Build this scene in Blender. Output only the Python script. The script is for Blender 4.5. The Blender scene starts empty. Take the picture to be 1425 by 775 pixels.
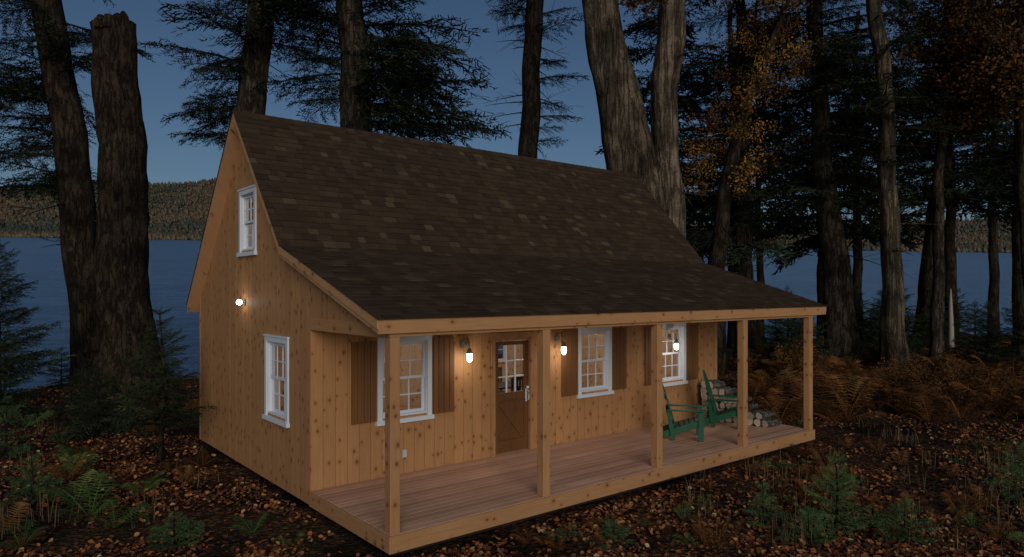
import bpy, math, numpy as np
from mathutils import Vector, Matrix, Euler
R=np.random.RandomState(7)
scn=bpy.context.scene
W=bpy.data.worlds.new("World"); scn.world=W
scn.view_settings.view_transform='Standard'; scn.view_settings.look='None'; scn.view_settings.exposure=0
# ---------------------------------------------------------------- site frame
CX,CY,CZ=-4.175,-9.97,3.017
YAW=math.radians(39.0)
F=np.array([math.sin(YAW),math.cos(YAW)]); RT=np.array([math.cos(YAW),-math.sin(YAW)])
def site(d,u):
    return CX+F[0]*d+RT[0]*u, CY+F[1]*d+RT[1]*u
# ---------------------------------------------------------------- mesh builder
class MB:
    def __init__(s): s.v=[];s.f=[];s.r=[];s.m=[];s.sm=[];s.n=0
    def add(s,V,Fc,rnd=.5,mat=0,smooth=False):
        V=np.asarray(V,float).reshape(-1,3)
        if isinstance(Fc,np.ndarray):
            fs=[Fc+s.n]
        else:
            fs=[np.array([f])+s.n for f in Fc]
        k0=0
        for a in fs:
            s.f.append(a); k=len(a)
            rr=np.asarray(rnd,float)
            s.r.append(np.full(k,float(rr)) if rr.ndim==0 else rr[k0:k0+k])
            s.m.append(np.full(k,mat)); s.sm.append(np.full(k,smooth)); k0+=k
        s.v.append(V); s.n+=len(V)
    def box(s,x0,x1,y0,y1,z0,z1,rnd=.5,mat=0,M=None):
        V=np.array([[x0,y0,z0],[x1,y0,z0],[x1,y1,z0],[x0,y1,z0],[x0,y0,z1],[x1,y0,z1],[x1,y1,z1],[x0,y1,z1]],float)
        if M is not None:
            M=np.array(M); V=V@M[:3,:3].T+M[:3,3]
        s.add(V,np.array([[0,3,2,1],[4,5,6,7],[0,1,5,4],[1,2,6,5],[2,3,7,6],[3,0,4,7]]),rnd,mat)
    def tube(s,P,rad,k=8,rnd=.5,mat=0,caps=True,smooth=True,disp=None,capmat=None):
        P=np.asarray(P,float); n=len(P); rad=np.broadcast_to(np.asarray(rad,float),(n,))
        T=np.gradient(P,axis=0); T/=np.linalg.norm(T,axis=1)[:,None]+1e-9
        ref=np.array([0,0,1.]) if abs(T[0,2])<.8 else np.array([1.,0,0])
        A=np.cross(T,ref); A/=np.linalg.norm(A,axis=1)[:,None]+1e-9
        B=np.cross(T,A)
        th=np.arange(k)*2*math.pi/k
        rr=rad[:,None]*np.ones(k)[None]
        if disp is not None: rr=rr*disp(n,k)
        V=P[:,None,:]+rr[:,:,None]*(np.cos(th)[None,:,None]*A[:,None,:]+np.sin(th)[None,:,None]*B[:,None,:])
        i=np.arange(n-1)[:,None]*k; j=np.arange(k)[None]; j2=(j+1)%k
        Fc=np.stack([i+j,i+j2,i+k+j2,i+k+j],-1).reshape(-1,4)
        o=s.n
        s.add(V.reshape(-1,3),Fc,rnd,mat,smooth)
        if caps:
            cm=mat if capmat is None else capmat
            for ring in (np.arange(k)[::-1],np.arange(k)+(n-1)*k):
                s.f.append((ring+o)[None]); s.r.append(np.array([rnd if np.ndim(rnd)==0 else .5])); s.m.append(np.array([cm])); s.sm.append(np.array([False]))
    def build(s,name,mats,parent=None,bevel=0):
        me=bpy.data.meshes.new(name)
        V=np.concatenate(s.v)
        me.vertices.add(len(V)); me.vertices.foreach_set('co',V.astype(np.float32).ravel())
        tot=np.concatenate([np.full(len(a),a.shape[1]) for a in s.f])
        idx=np.concatenate([a.ravel() for a in s.f])
        me.loops.add(len(idx)); me.loops.foreach_set('vertex_index',idx.astype(np.int32))
        st=np.concatenate([[0],np.cumsum(tot)[:-1]])
        me.polygons.add(len(tot)); me.polygons.foreach_set('loop_start',st.astype(np.int32))
        me.polygons.foreach_set('material_index',np.concatenate(s.m).astype(np.int32))
        me.polygons.foreach_set('use_smooth',np.concatenate(s.sm).astype(bool))
        me.update(calc_edges=True)
        at=me.attributes.new('rnd','FLOAT','FACE'); at.data.foreach_set('value',np.concatenate(s.r).astype(np.float32))
        for m in (mats if isinstance(mats,(list,tuple)) else [mats]): me.materials.append(m)
        ob=bpy.data.objects.new(name,me); scn.collection.objects.link(ob)
        if parent: ob.parent=parent
        if bevel:
            b=ob.modifiers.new('bevel','BEVEL'); b.width=bevel; b.segments=1; b.limit_method='ANGLE'
        return ob
def empty(name):
    o=bpy.data.objects.new(name,None); scn.collection.objects.link(o); o.empty_display_size=.3; return o
# ---------------------------------------------------------------- materials
class Mt:
    def __init__(s,name,rough=.7,spec=.3):
        s.mat=bpy.data.materials.new(name); s.mat.use_nodes=True
        s.t=s.mat.node_tree; s.b=s.t.nodes['Principled BSDF']
        s.b.inputs['Roughness'].default_value=rough
        s.b.inputs['Specular IOR Level'].default_value=spec
    def n(s,ty,**kw):
        nd=s.t.nodes.new('ShaderNode'+ty)
        for k,v in kw.items(): setattr(nd,k,v)
        return nd
    def L(s,a,b): s.t.links.new(a,b)
    def put(s,sock,v):
        if isinstance(v,bpy.types.NodeSocket): s.L(v,sock)
        else: sock.default_value=v
    def math(s,op,a,b=0.,c=0.,clamp=False):
        nd=s.n('Math',operation=op,use_clamp=clamp); s.put(nd.inputs[0],a); s.put(nd.inputs[1],b); s.put(nd.inputs[2],c); return nd.outputs[0]
    def mix(s,f,a,b,bt='MIX'):
        nd=s.n('Mix',data_type='RGBA',blend_type=bt); s.put(nd.inputs[0],f)
        for k,v in ((6,a),(7,b)):
            if isinstance(v,tuple): v=(*v[:3],1)
            s.put(nd.inputs[k],v)
        return nd.outputs[2]
    def ramp(s,f,stops,interp='LINEAR'):
        nd=s.n('ValToRGB'); cr=nd.color_ramp; cr.interpolation=interp
        while len(cr.elements)<len(stops): cr.elements.new(.5)
        for e,(p,c) in zip(cr.elements,stops):
            e.position=p; e.color=(*c,1) if isinstance(c,tuple) else (c,c,c,1)
        s.L(f,nd.inputs[0]); return nd.outputs[0]
    def noise(s,vec,sc,det=3,ro=.5):
        nd=s.n('TexNoise'); s.L(vec,nd.inputs['Vector']); nd.inputs['Scale'].default_value=sc; nd.inputs['Detail'].default_value=det; nd.inputs['Roughness'].default_value=ro; return nd.outputs[0]
    def obj(s): return s.n('TexCoord').outputs['Object']
    def xyz(s,v):
        nd=s.n('SeparateXYZ'); s.L(v,nd.inputs[0]); return nd.outputs
    def vec(s,x,y,z=0.):
        nd=s.n('CombineXYZ'); s.put(nd.inputs[0],x); s.put(nd.inputs[1],y); s.put(nd.inputs[2],z); return nd.outputs[0]
    def col(s,c):
        if isinstance(c,tuple): c=(*c[:3],1)
        s.put(s.b.inputs['Base Color'],c)
    def bump(s,h,st=.3,dist=.02):
        nd=s.n('Bump'); nd.inputs['Strength'].default_value=st; nd.inputs['Distance'].default_value=dist; s.L(h,nd.inputs['Height']); s.L(nd.outputs[0],s.b.inputs['Normal'])
    def attr(s):
        return s.n('Attribute',attribute_name='rnd').outputs['Fac']
def pine(name,grain='z',board=.2,base=(.445,.235,.103),knots=True,tone=.12):
    m=Mt(name,.65,.2); o=m.xyz(m.obj()); x,y,z=o
    if grain=='z': s_,g=m.math('ADD',x,y),z
    elif grain=='x': s_,g=m.math('ADD',z,y),x
    else: s_,g=m.math('ADD',z,x),y
    br=m.math('DIVIDE',s_,board); bi=m.math('FLOOR',br); bf=m.math('FRACT',br)
    wn=m.n('TexWhiteNoise',noise_dimensions='1D'); m.L(bi,wn.inputs['W'])
    gr=m.noise(m.vec(m.math('MULTIPLY',s_,34.),m.math('MULTIPLY_ADD',g,1.6,m.math('MULTIPLY',wn.outputs[0],31.))),1.,4,.6)
    big=m.noise(m.vec(m.math('MULTIPLY',s_,1.2),m.math('MULTIPLY',g,.8)),1.,3)
    b=base
    c=m.mix(m.ramp(gr,[(.3,0.),(.7,1.)]),(b[0]*.87,b[1]*.83,b[2]*.78),(b[0]*1.08,b[1]*1.08,b[2]*1.08))
    c=m.mix(m.math('MULTIPLY',m.ramp(big,[(.35,0.),(.7,1.)]),.35),c,(b[0]*.78,b[1]*.70,b[2]*.62))
    c=m.mix(1.,c,m.ramp(wn.outputs[0],[(0.,1-tone),(1.,1.)]),'MULTIPLY')
    h=gr
    if knots:
        vo=m.n('TexVoronoi',voronoi_dimensions='2D'); vo.inputs['Scale'].default_value=1.
        m.L(m.vec(m.math('MULTIPLY',s_,5.2),m.math('MULTIPLY_ADD',g,4.,m.math('MULTIPLY',wn.outputs[0],7.))),vo.inputs['Vector'])
        cs=m.xyz(vo.outputs['Color'])
        rad=m.math('MULTIPLY_ADD',cs[0],.12,.075)
        q=m.math('DIVIDE',vo.outputs['Distance'],rad)
        k=m.ramp(q,[(.35,1.),(.95,.0)]); ex=m.math('GREATER_THAN',cs[1],.25 if board<1 else .45); k=m.math('MULTIPLY',k,ex)
        halo=m.math('MULTIPLY',m.ramp(m.math('MULTIPLY',q,.4),[(.2,1.),(.95,0.)]),ex)
        c=m.mix(m.math('MULTIPLY',halo,.45),c,(b[0]*.62,b[1]*.45,b[2]*.3))
        c=m.mix(m.math('MULTIPLY',k,.8),c,(.12,.045,.017))
    if board<1:
        e=m.math('ABSOLUTE',m.math('SUBTRACT',bf,.5))
        gv=m.ramp(e,[(.468,0.),(.49,1.)])
        c=m.mix(m.math('MULTIPLY',gv,.55),c,(b[0]*.25,b[1]*.2,b[2]*.15))
        h=m.math('SUBTRACT',m.math('MULTIPLY',gr,.15),gv)
    m.col(c); m.bump(h,.5,.006); return m.mat
def plain(name,c,rough=.5,var=.12,spec=.4,metal=0.,sc=12):
    m=Mt(name,rough,spec); nz=m.noise(m.obj(),sc,4)
    m.col(m.mix(nz,tuple(k*(1-var) for k in c),tuple(min(1,k*(1+var)) for k in c))); m.b.inputs['Metallic'].default_value=metal
    m.bump(nz,.1,.003); return m.mat
def emis(name,c,s):
    m=Mt(name); m.col(c); m.b.inputs['Emission Color'].default_value=(*c,1); m.b.inputs['Emission Strength'].default_value=s; return m.mat
def glassmat(name):
    m=Mt(name); tr=m.n('BsdfTransparent'); gl=m.n('BsdfGlossy'); gl.inputs['Roughness'].default_value=.03
    tr.inputs[0].default_value=(.90,.92,.93,1)
    ge=m.n('NewGeometry'); dt=m.n('VectorMath',operation='DOT_PRODUCT'); m.L(ge.outputs['Normal'],dt.inputs[0]); m.L(ge.outputs['Incoming'],dt.inputs[1])
    f=m.math('POWER',m.math('SUBTRACT',1.,m.math('ABSOLUTE',dt.outputs['Value'])),5.); f=m.math('MULTIPLY_ADD',f,.96,.04,True)
    mx=m.n('MixShader'); m.L(f,mx.inputs[0]); m.L(tr.outputs[0],mx.inputs[1]); m.L(gl.outputs[0],mx.inputs[2])
    m.L(mx.outputs[0],m.t.nodes['Material Output'].inputs[0]); return m.mat
def attrmat(name,stops,rough=.75,spec=.2,nsc=0):
    m=Mt(name,rough,spec); c=m.ramp(m.attr(),stops)
    if nsc:
        nz=m.noise(m.obj(),nsc,3); c=m.mix(1.,c,m.ramp(nz,[(.35,.4),(.65,1.)]),'MULTIPLY')
    m.col(c)
    return m.mat
def bark(name,c0,c1,sc=5.,zs=.2,crack=.55):
    m=Mt(name,.9,.12); o=m.xyz(m.obj()); v=m.vec(o[0],o[1],m.math('MULTIPLY',o[2],zs))
    nz=m.noise(v,sc*1.5,6,.7); 
    rg=m.math('ABSOLUTE',m.math('SUBTRACT',m.noise(v,sc*1.1,5,.6),.5)); cr=m.ramp(rg,[(0.,0.),(.06,1.)])
    c=m.mix(m.ramp(nz,[(.3,0.),(.7,1.)]),c0,c1); c=m.mix(m.math('MULTIPLY',m.math('SUBTRACT',1.,cr),crack),c,tuple(k*.2 for k in c0))
    big=m.noise(m.obj(),.8,5,.65); c=m.mix(1.,c,m.ramp(big,[(.38,.30),(.62,1.)]),'MULTIPLY')
    fine=m.noise(m.obj(),14.,3,.6); c=m.mix(1.,c,m.ramp(fine,[(.35,.6),(.65,1.)]),'MULTIPLY')
    m.col(c); m.bump(m.math('ADD',cr,m.math('MULTIPLY',nz,1.2)),1.,.06); return m.mat
M_side=pine('pine_siding','z',.2)
M_sidein=pine('interior_pine','z',.14,(.62,.45,.30),knots=True)
M_post=pine('pine_post','z',5.,(.46,.25,.115))
M_beam=pine('pine_beam','x',5.,(.46,.25,.115))
M_beamy=pine('pine_beam_side','y',5.,(.46,.25,.115))
M_rake=pine('pine_rake','y',5.,(.50,.29,.145))
M_shut=pine('shutter_stain','z',.112,(.20,.092,.034),knots=False,tone=.25)
M_door=pine('door_stain','z',.14,(.17,.075,.028),knots=False,tone=.25)
M_white=plain('white_vinyl',(.64,.69,.76),.4,.03)
M_glass=glassmat('window_glass')
M_metal=plain('galvanised_metal',(.22,.26,.22),.4,.1,.5,.4)
M_green=plain('green_paint',(.007,.080,.038),.45,.2,.4)
M_dark=plain('dark_wood',(.03,.024,.022),.5)
M_lit=emis('lamp_glass',(1.,.95,.88),9.)
M_found=plain('foundation_timber',(.03,.022,.016),.9)
# deck boards
m=Mt('deck_boards',.6,.25); o=m.xyz(m.obj()); g=m.noise(m.vec(m.math('MULTIPLY',o[0],1.5),m.math('MULTIPLY',o[1],45.)),1.,5,.65)
c=m.mix(g,(.46,.255,.165),(.76,.48,.34)); c=m.mix(1.,c,m.ramp(m.attr(),[(0.,.62),(1.,1.)]),'MULTIPLY')
bn=m.noise(m.obj(),1.3,4); c=m.mix(m.math('MULTIPLY',m.ramp(bn,[(.4,0.),(.65,1.)]),.4),c,(.38,.20,.13)); m.col(c); m.bump(g,.3,.004); M_deck=m.mat
# shingles
m=Mt('asphalt_shingles',.92,.12); c=m.ramp(m.attr(),[(0.,(.045,.028,.0175)),(.55,(.064,.042,.026)),(.85,(.074,.050,.030)),(1.,(.115,.084,.049))])
gn=m.noise(m.obj(),160.,2); c=m.mix(1.,c,m.ramp(gn,[(.3,.7),(.7,1.)]),'MULTIPLY'); bg=m.noise(m.obj(),.7,3); c=m.mix(1.,c,m.ramp(bg,[(.3,.88),(.7,1.)]),'MULTIPLY'); m.col(c); m.bump(gn,.5,.004); M_shing=m.mat
# ================================================================= CABIN
L_,W_,P_=10.34,6.0,2.44
zb=-.22
cabin=empty('wooden_cabin')
RY,RZ=3.0,6.28; BY,BZ=.706,3.72; EY,EZ=-2.47,2.68; KY=6.17; SL=(RZ-BZ)/(RY-BY); KZ=RZ-SL*(KY-RY)
X0,X1=-.19,10.80
def prism_x(mb,prof,x0,x1,mat=0,rnd=.5):
    n=len(prof); V=[(x0,y,z) for y,z in prof]+[(x1,y,z) for y,z in prof]
    fc=[tuple(range(n)),tuple(range(2*n-1,n-1,-1))]+[(i,i+n,(i+1)%n+n,(i+1)%n) for i in range(n)]
    mb.add(V,fc,rnd,mat)
def cut(ob,holes):
    for h in holes:
        mb=MB(); mb.box(*h); c=mb.build('cutter',[M_side])
        md=ob.modifiers.new('b','BOOLEAN'); md.operation='DIFFERENCE'; md.object=c; md.solver='EXACT'
        dg=bpy.context.evaluated_depsgraph_get(); me=bpy.data.meshes.new_from_object(ob.evaluated_get(dg))
        ob.modifiers.clear(); ob.data=me; bpy.data.objects.remove(c)
def wallobj(name,mb,holes,mats):
    o=mb.build(name,mats,cabin)
    bpy.context.view_layer.update()
    cut(o,holes); return o
cs=.07
fw=[(1.11,2.13),(5.60,6.58),(8.10,9.10)]; WZ0,WZ1=.88,2.26
holes=[(a+cs,b-cs,-.3,.4,WZ0+cs,WZ1-cs) for a,b in fw]+[(3.46,4.36,-.3,.4,0.005,2.14)]
mb=MB(); mb.box(.12,L_-.12,0,.12,zb,3.33); wallobj('front_wall',mb,holes,[M_side])
mb=MB(); mb.box(.12,L_-.12,W_-.12,W_,zb,2.80); wallobj('back_wall',mb,[(7.5+cs,8.5-cs,5.5,6.4,WZ0+cs,WZ1-cs),(2.5+cs,3.5-cs,5.5,6.4,WZ0+cs,WZ1-cs)],[M_side])
prof=[(0,zb),(W_,zb),(W_,2.88),(RY,6.15),(BY,3.60),(0,3.36)]
mb=MB(); prism_x(mb,prof,0,.12); wallobj('gable_wall',mb,[(-.3,.4,.85+cs,1.9-cs,.86+cs,2.24-cs),(-.3,.4,2.37+cs,3.27-cs,3.68+cs,4.86-cs)],[M_side])
mb=MB(); prism_x(mb,prof,L_-.12,L_); wallobj('far_gable_wall',mb,[],[M_side])
# porch side panels, ceiling, beams
mb=MB()
for xa in (0.0,L_-.05): prism_x(mb,[(-.002,2.47),(-.002,3.33),(-2.36,2.56),(-2.36,2.47)],xa,xa+.05)
mb.build('porch_side_panel',[M_side],cabin)
mb=MB(); mb.box(-.012,L_+.012,-2.44,-2.30,2.44,2.60); mb.build('porch_front_beam',[M_beam],cabin,.005)
mb=MB()
for xa in (-.012,L_-.128): mb.box(xa,xa+.14,-2.298,-.01,2.42,2.60)
mb.build('porch_side_beam',[M_beamy],cabin,.005)
mb=MB(); mb.box(.13,L_-.13,-2.29,-.005,2.60,2.63); mb.build('porch_ceiling',[M_beamy],cabin)
mb=MB()
for i in range(5):
    xc=i*L_/4; xc=min(max(xc,.07),L_-.07); mb.box(xc-.07,xc+.07,-2.435,-2.295,0.0,2.44)
mb.build('porch_posts',[M_post],cabin,.006)
# corner boards
mb=MB()
mb.box(L_-.10,L_+.012,-.014,-.002,zb+.25,2.60); mb.box(-.012,-.001,W_-.09,W_+.012,zb,2.83)
mb.box(-.010,-.001,-.012,.05,.0,2.42)
mb.build('corner_trim',[M_post],cabin,.003)
# roof deck (one slab, shingles above)
tk=.17
mb=MB(); prism_x(mb,[(KY,KZ),(RY,RZ),(BY,BZ),(EY,EZ),(EY,EZ-.19),(BY+.02,BZ-tk-.01),(RY,RZ-tk-.06),(KY,KZ-tk-.03)],X0,X1)
mb.build('roof_boards',[M_rake],cabin)
mb=MB(); mb.box(X0-.004,X1+.004,EY-.022,EY-.001,EZ-.195,EZ-.012); mb.box(X0-.004,X1+.004,KY+.001,KY+.022,KZ-.20,KZ-.012); mb.build('eave_fascia',[M_beam],cabin,.003)
# rake boards
def rake(mb,x,A,B,dp):
    mb2=[(A[0],A[1]-.012),(B[0],B[1]-.012),(B[0],B[1]-dp),(A[0],A[1]-dp)]; prism_x(mb,mb2,x,x+.02)
mb=MB()
for x in (X0-.021,X1+.001):
    rake(mb,x,(KY+.02,KZ-.02),(RY,RZ),.20); rake(mb,x,(RY,RZ),(BY,BZ),.15); rake(mb,x,(BY,BZ),(EY-.02,EZ),.13)
mb.build('rake_boards',[M_rake],cabin)
# shingles
mb=MB()
def slope(A,B,seed):
    r=np.random.RandomState(seed); A=np.array(A);B=np.array(B); Ln=np.linalg.norm(B-A); D=(B-A)/Ln; N=np.array([-D[1],D[0]]); 
    if N[1]<0:N=-N
    ex=.142; n=int(math.ceil(Ln/ex))
    for i in range(n):
        s0=max(0,Ln-(i+1)*ex-.02); s1=Ln-i*ex+.025*(i==0)
        x=X0-.03-r.rand()*.2; 
        while x<X1+.03:
            w=r.choice([.13,.18,.22,.26]); xa=max(x,X0-.035)+.0015; xb=min(x+w,X1+.035)-.0015; x+=w
            if xb-xa<.01: continue
            up=r.rand()<.45; lift=.012+.006*up; e=s1
            p0=A+D*s0+N*.003; p1=A+D*e+N*lift; p2=A+D*e+N*.001
            V=[(xa,p0[0],p0[1]),(xb,p0[0],p0[1]),(xb,p1[0],p1[1]),(xa,p1[0],p1[1]),(xa,p2[0],p2[1]),(xb,p2[0],p2[1])]
            v=r.rand(); v=v*.7 if r.rand()<.86 else .7+.3*v
            mb.add(V,[(0,1,2,3),(3,2,5,4),(0,3,4),(1,5,2)],v)
slope((RY,RZ),(BY,BZ),1); slope((BY,BZ),(EY-.03,EZ-.01),2); slope((RY,RZ),(KY+.03,KZ-.03),3)
x=X0-.035; r=np.random.RandomState(5)
while x<X1:
    xb=min(x+.16,X1+.035)
    for sg in (-1,1):
        V=[(x,RY,RZ+.022),(xb,RY,RZ+.03),(xb,RY+sg*.11,RZ+.03-.12),(x,RY+sg*.11,RZ+.022-.12)]
        mb.add(V,[(0,1,2,3)],r.rand()*.7)
    x=xb
mb.build('roof_shingles',[M_shing],cabin)
# porch deck
mb=MB(); nb=17; bw=P_/nb; r=np.random.RandomState(3)
for i in range(nb):
    y0=-P_+i*bw; cuts=sorted([0.]+[L_*k for k in ([.31,.66] if i%2 else [.5,.82])]+[L_])
    for a,b in zip(cuts[:-1],cuts[1:]): mb.box(a+.002 ,b-.002,y0+.005,y0+bw-.005,-.035,0.,r.rand())
mb.build('porch_deck',[M_deck],cabin,.003)
mb=MB(); mb.box(0,L_,-P_-.03,-P_-.001,zb,-.006); mb.build('porch_front_skirt',[M_beam],cabin,.004)
mb=MB(); mb.box(-.03,-.001,-P_-.03,-.02,zb,-.006); mb.box(L_+.001,L_+.03,-P_-.03,-.02,zb,-.006); mb.build('porch_side_skirt',[M_beamy],cabin,.004)
mb=MB(); mb.box(.05,L_-.05,-P_+.05,W_-.15,zb,-.04)
for y in (-2.2,-.2,2,4,5.7): mb.box(.15,L_-.15,y,y+.2,-.5,zb-.001)
mb.build('floor_frame',[M_found],cabin)
# interior
mb=MB(); mb.box(.13,L_-.13,.13,W_-.13,-.03,.0); mb.build('interior_floor',[M_sidein],cabin)
mb=MB(); mb.box(.13,L_-.13,.13,W_-.13,2.45,2.52); mb.build('interior_ceiling',[M_sidein],cabin)
mb=MB(); mb.box(.13,L_-.13,W_-.135,W_-.125,0,.85);mb.box(.13,2.5,W_-.135,W_-.125,.85,2.44);mb.box(3.5,7.5,W_-.135,W_-.125,.85,2.44);mb.box(8.5,L_-.13,W_-.135,W_-.125,.85,2.44);mb.box(L_-.135,L_-.125,.13,W_-.14,0,2.44); mb.build('interior_lining',[M_sidein],cabin)
# windows
def lbox(mb,Mx,a0,a1,b0,b1,c0,c1,mat=0): mb.box(a0,a1,b0,b1,c0,c1,.5,mat,Mx)
def frame(org,u,n):
    M=np.eye(4); M[:3,0]=u; M[:3,1]=n; M[:3,2]=(0,0,1); M[:3,3]=org; return M
def window(name,org,u,n,w,h,cols=3,rows=2):
    M=frame(org,u,n); mb=MB(); cw=.085
    lbox(mb,M,0,cw,.002,.03,0,h); lbox(mb,M,w-cw,w,.002,.03,0,h); lbox(mb,M,cw,w-cw,.002,.03,h-cw,h)
    lbox(mb,M,-.03,w+.03,.002,.06,-.035,.035); lbox(mb,M,-.02,w+.02,.002,.045,h+.001,h+.03)
    for a0,a1,c0,c1 in ((.071,.10,.07,h-.07),(w-.10,w-.071,.07,h-.07),(.10,w-.10,.036,.10),(.10,w-.10,h-.10,h-.071)): lbox(mb,M,a0,a1,-.12,-.001,c0,c1)
    mid=h*.5
    for dep,c0,c1 in ((-.035,mid-.02,h-.10),(-.07,.10,mid+.02)):
        s=.045
        lbox(mb,M,.10,.10+s,dep-.03,dep,c0,c1); lbox(mb,M,w-.10-s,w-.10,dep-.03,dep,c0,c1)
        lbox(mb,M,.10+s,w-.10-s,dep-.03,dep,c0,c0+s); lbox(mb,M,.10+s,w-.10-s,dep-.03,dep,c1-s,c1)
        ia,ib,ic,id_=.10+s,w-.10-s,c0+s,c1-s
        for k in range(1,cols): x=ia+(ib-ia)*k/cols; lbox(mb,M,x-.010,x+.010,dep-.024,dep-.006,ic,id_)
        for k in range(1,rows): z=ic+(id_-ic)*k/rows; lbox(mb,M,ia,ib,dep-.023,dep-.007,z-.010,z+.010)
        lbox(mb,M,ia,ib,dep-.017,dep-.013,ic,id_,1)
    return mb.build(name,[M_white,M_glass],cabin)
for a,b in fw: window('window',(a,0,WZ0),(1,0,0),(0,-1,0),b-a,WZ1-WZ0)
window('gable_window',(0,.85,.86),(0,1,0),(-1,0,0),1.05,1.38)
window('loft_window',(0,2.37,3.68),(0,1,0),(-1,0,0),.90,1.18,2,2)
for xx in (7.5,2.5): window('back_window',(xx+1,W_,WZ0),(-1,0,0),(0,1,0),1.0,1.38)
# shutters
for a,b in fw:
    for s0 in (a-.46,b+.02):
        mb=MB()
        for k in range(4): mb.box(s0+k*.11+.004,s0+k*.11+.106,-.034,-.012,WZ0+.04,WZ1-.05)
        for z in (WZ0+.2,WZ1-.28): mb.box(s0+.01,s0+.43,-.011,-.002,z,z+.08)
        mb.build('shutter',[M_shut],cabin,.003)
# door
M=frame((3.40,0,0),(1,0,0),(0,-1,0)); mb=MB()
for t in ((0,.09,.002,.03,0,2.14),(.93,1.02,.002,.03,0,2.14),(-.0,1.02,.002,.032,2.141,2.24),(.062,.09,-.12,.001,.006,2.10),(.93,.958,-.12,.001,.006,2.10),(.09,.93,-.12,.001,2.08,2.139)): lbox(mb,M,*t)
mb.build('door_frame',[M_side],cabin,.003)
mb=MB(); d0,d1=-.075,-.03
for t in ((.10,.20,d0,d1,.02,2.07),(.82,.92,d0,d1,.02,2.07),(.20,.82,d0,d1,.02,.24),(.20,.82,d0,d1,.98,1.12),(.20,.82,d0,d1,2.00,2.07),(.20,.82,d0+.01,d1-.02,.24,.98)): lbox(mb,M,*t)
for k in (1,2):
    x=.20+.62*k/3; lbox(mb,M,x-.011,x+.011,d0+.01,d1-.006,1.12,2.0,2); z=1.12+.88*k/3; lbox(mb,M,.20,.82,d0+.012,d1-.008,z-.011,z+.011,2)
for sg in (1,-1):
    ang=math.atan2(.74,.62)*sg; ca,sa=math.cos(ang),math.sin(ang)
    Lm=np.array([[ca,0,-sa,.51],[0,1,0,(d1-.019 if sg>0 else d1-.017)],[sa,0,ca,.61],[0,0,0,1]]); mb.box(-.42,.42,0,.018,-.04,.04,.5,0,M@Lm)
lbox(mb,M,.20,.82,-.056,-.052,1.12,2.0,1)
mb.build('door',[M_door,M_glass,M_white],cabin,.002)
mb=MB(); lbox(mb,M,.845,.885,-.029,-.02,.92,1.16)
mb.tube([(3.40+.865,.0,1.13),(3.40+.865,-.05,1.12),(3.40+.865,-.055,1.03),(3.40+.865,-.045,.96),(3.40+.865,.0,.95)],.011,8)
mb.tube([(3.40+.865,.0,1.19),(3.40+.865,-.035,1.19)],.025,10)
mb.build('door_handle',[M_white],cabin)
# outlet
mb=MB(); mb.box(1.57,1.65,-.02,-.001,.26,.39); mb.box(1.575,1.645,-.035,-.021,.335,.385); mb.build('outdoor_outlet',[plain('outlet_grey',(.5,.5,.5))],cabin,.003)
# ---- lanterns
def pl(name,loc,e,rad=.05,col=(1,.86,.68)):
    l=bpy.data.lights.new(name,'POINT'); l.energy=e; l.shadow_soft_size=rad; l.color=col
    o=bpy.data.objects.new(name,l); scn.collection.objects.link(o); o.location=loc; return o
def lathe(mb,c,pr,k=16,mat=0):
    P=[(c[0],c[1],c[2]+z) for z,_ in pr]; mb.tube(P,[r for _,r in pr],k,mat=mat)
def lantern(x,zc,e):
    root=empty('wall_lantern'); y=-.21; mb=MB()
    mb.tube([(x,-.002,zc+.22),(x,-.022,zc+.22)],.055,14)
    P=[(x,-.02,zc+.22)]+[(x,-.02-.19*(1-math.cos(t))/2,zc+.22+.10*math.sin(t)) for t in np.linspace(0.2,math.pi,9)]; P[-1]=(x,y,zc+.20); P.append((x,y,zc+.13)); mb.tube(P,.011,8)
    lathe(mb,(x,y,zc),[(.065,.062),(.075,.06),(.10,.045),(.15,.028)],16)
    for k in range(6):
        a=k*math.pi/3; q=[(x+rr*math.cos(a),y+rr*math.sin(a),zc+z) for z,rr in ((.07,.06),(.0,.066),(-.06,.055),(-.10,.02))]; mb.tube(q,.0025,4,caps=False)
    mb.build('bracket_and_cage',[M_metal],root)
    mb=MB(); lathe(mb,(x,y,zc),[(.064,.045),(.03,.05),(-.03,.049),(-.065,.038),(-.085,.012)],16); mb.build('glass_globe',[M_lit],root)
    l=pl('bulb_light',(x,y-.14,zc-.17),e,.03,(1,.88,.74)); l.parent=root
for x,z in ((2.78,1.86),(5.02,1.86),(8.50,1.76)): lantern(x,z,4.6)
root=empty('gable_lamp'); mb=MB(); mb.tube([(-.001,3.0,2.80),(-.03,3.0,2.80)],.055,14); mb.tube([(-.03,3.,2.8),(-.06,3.,2.8)],.03,12); mb.build('lamp_base',[M_metal],root)
mb=MB(); mb.tube([(-.06,3.0,2.8),(-.08,3,2.8),(-.11,3,2.8),(-.14,3,2.8),(-.155,3,2.8)],[.028,.048,.055,.04,.012],14); mb.build('lamp_globe',[M_lit],root)
l=pl('bulb_light',(-.28,3.0,2.8),1.3,.04); l.parent=root
for nm,x,y,z,e in (('ceiling_lamp',2.3,2.6,2.3,55),('ceiling_lamp',6.6,3.,2.3,64),('ceiling_lamp',9.0,2.6,2.3,28),('loft_lamp',2.,3.,5.0,45)):
    root=empty(nm); mb=MB(); top=2.449 if z<3 else 6.03
    mb.tube([(x,y,z+.09),(x,y,top)],[.012,.012],8); lathe(mb,(x,y,z),[(.0,.16),(.05,.12),(.09,.03)],18); mb.build('lamp_shade',[M_metal],root)
    mb=MB(); lathe(mb,(x,y,z),[(-.06,.02),(-.04,.045),(-.005,.05)],14); mb.build('lamp_bulb',[M_lit],root); l=pl('bulb_light',(x,y,z-.13),e,.05,(1,.93,.84)); l.parent=root
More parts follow.
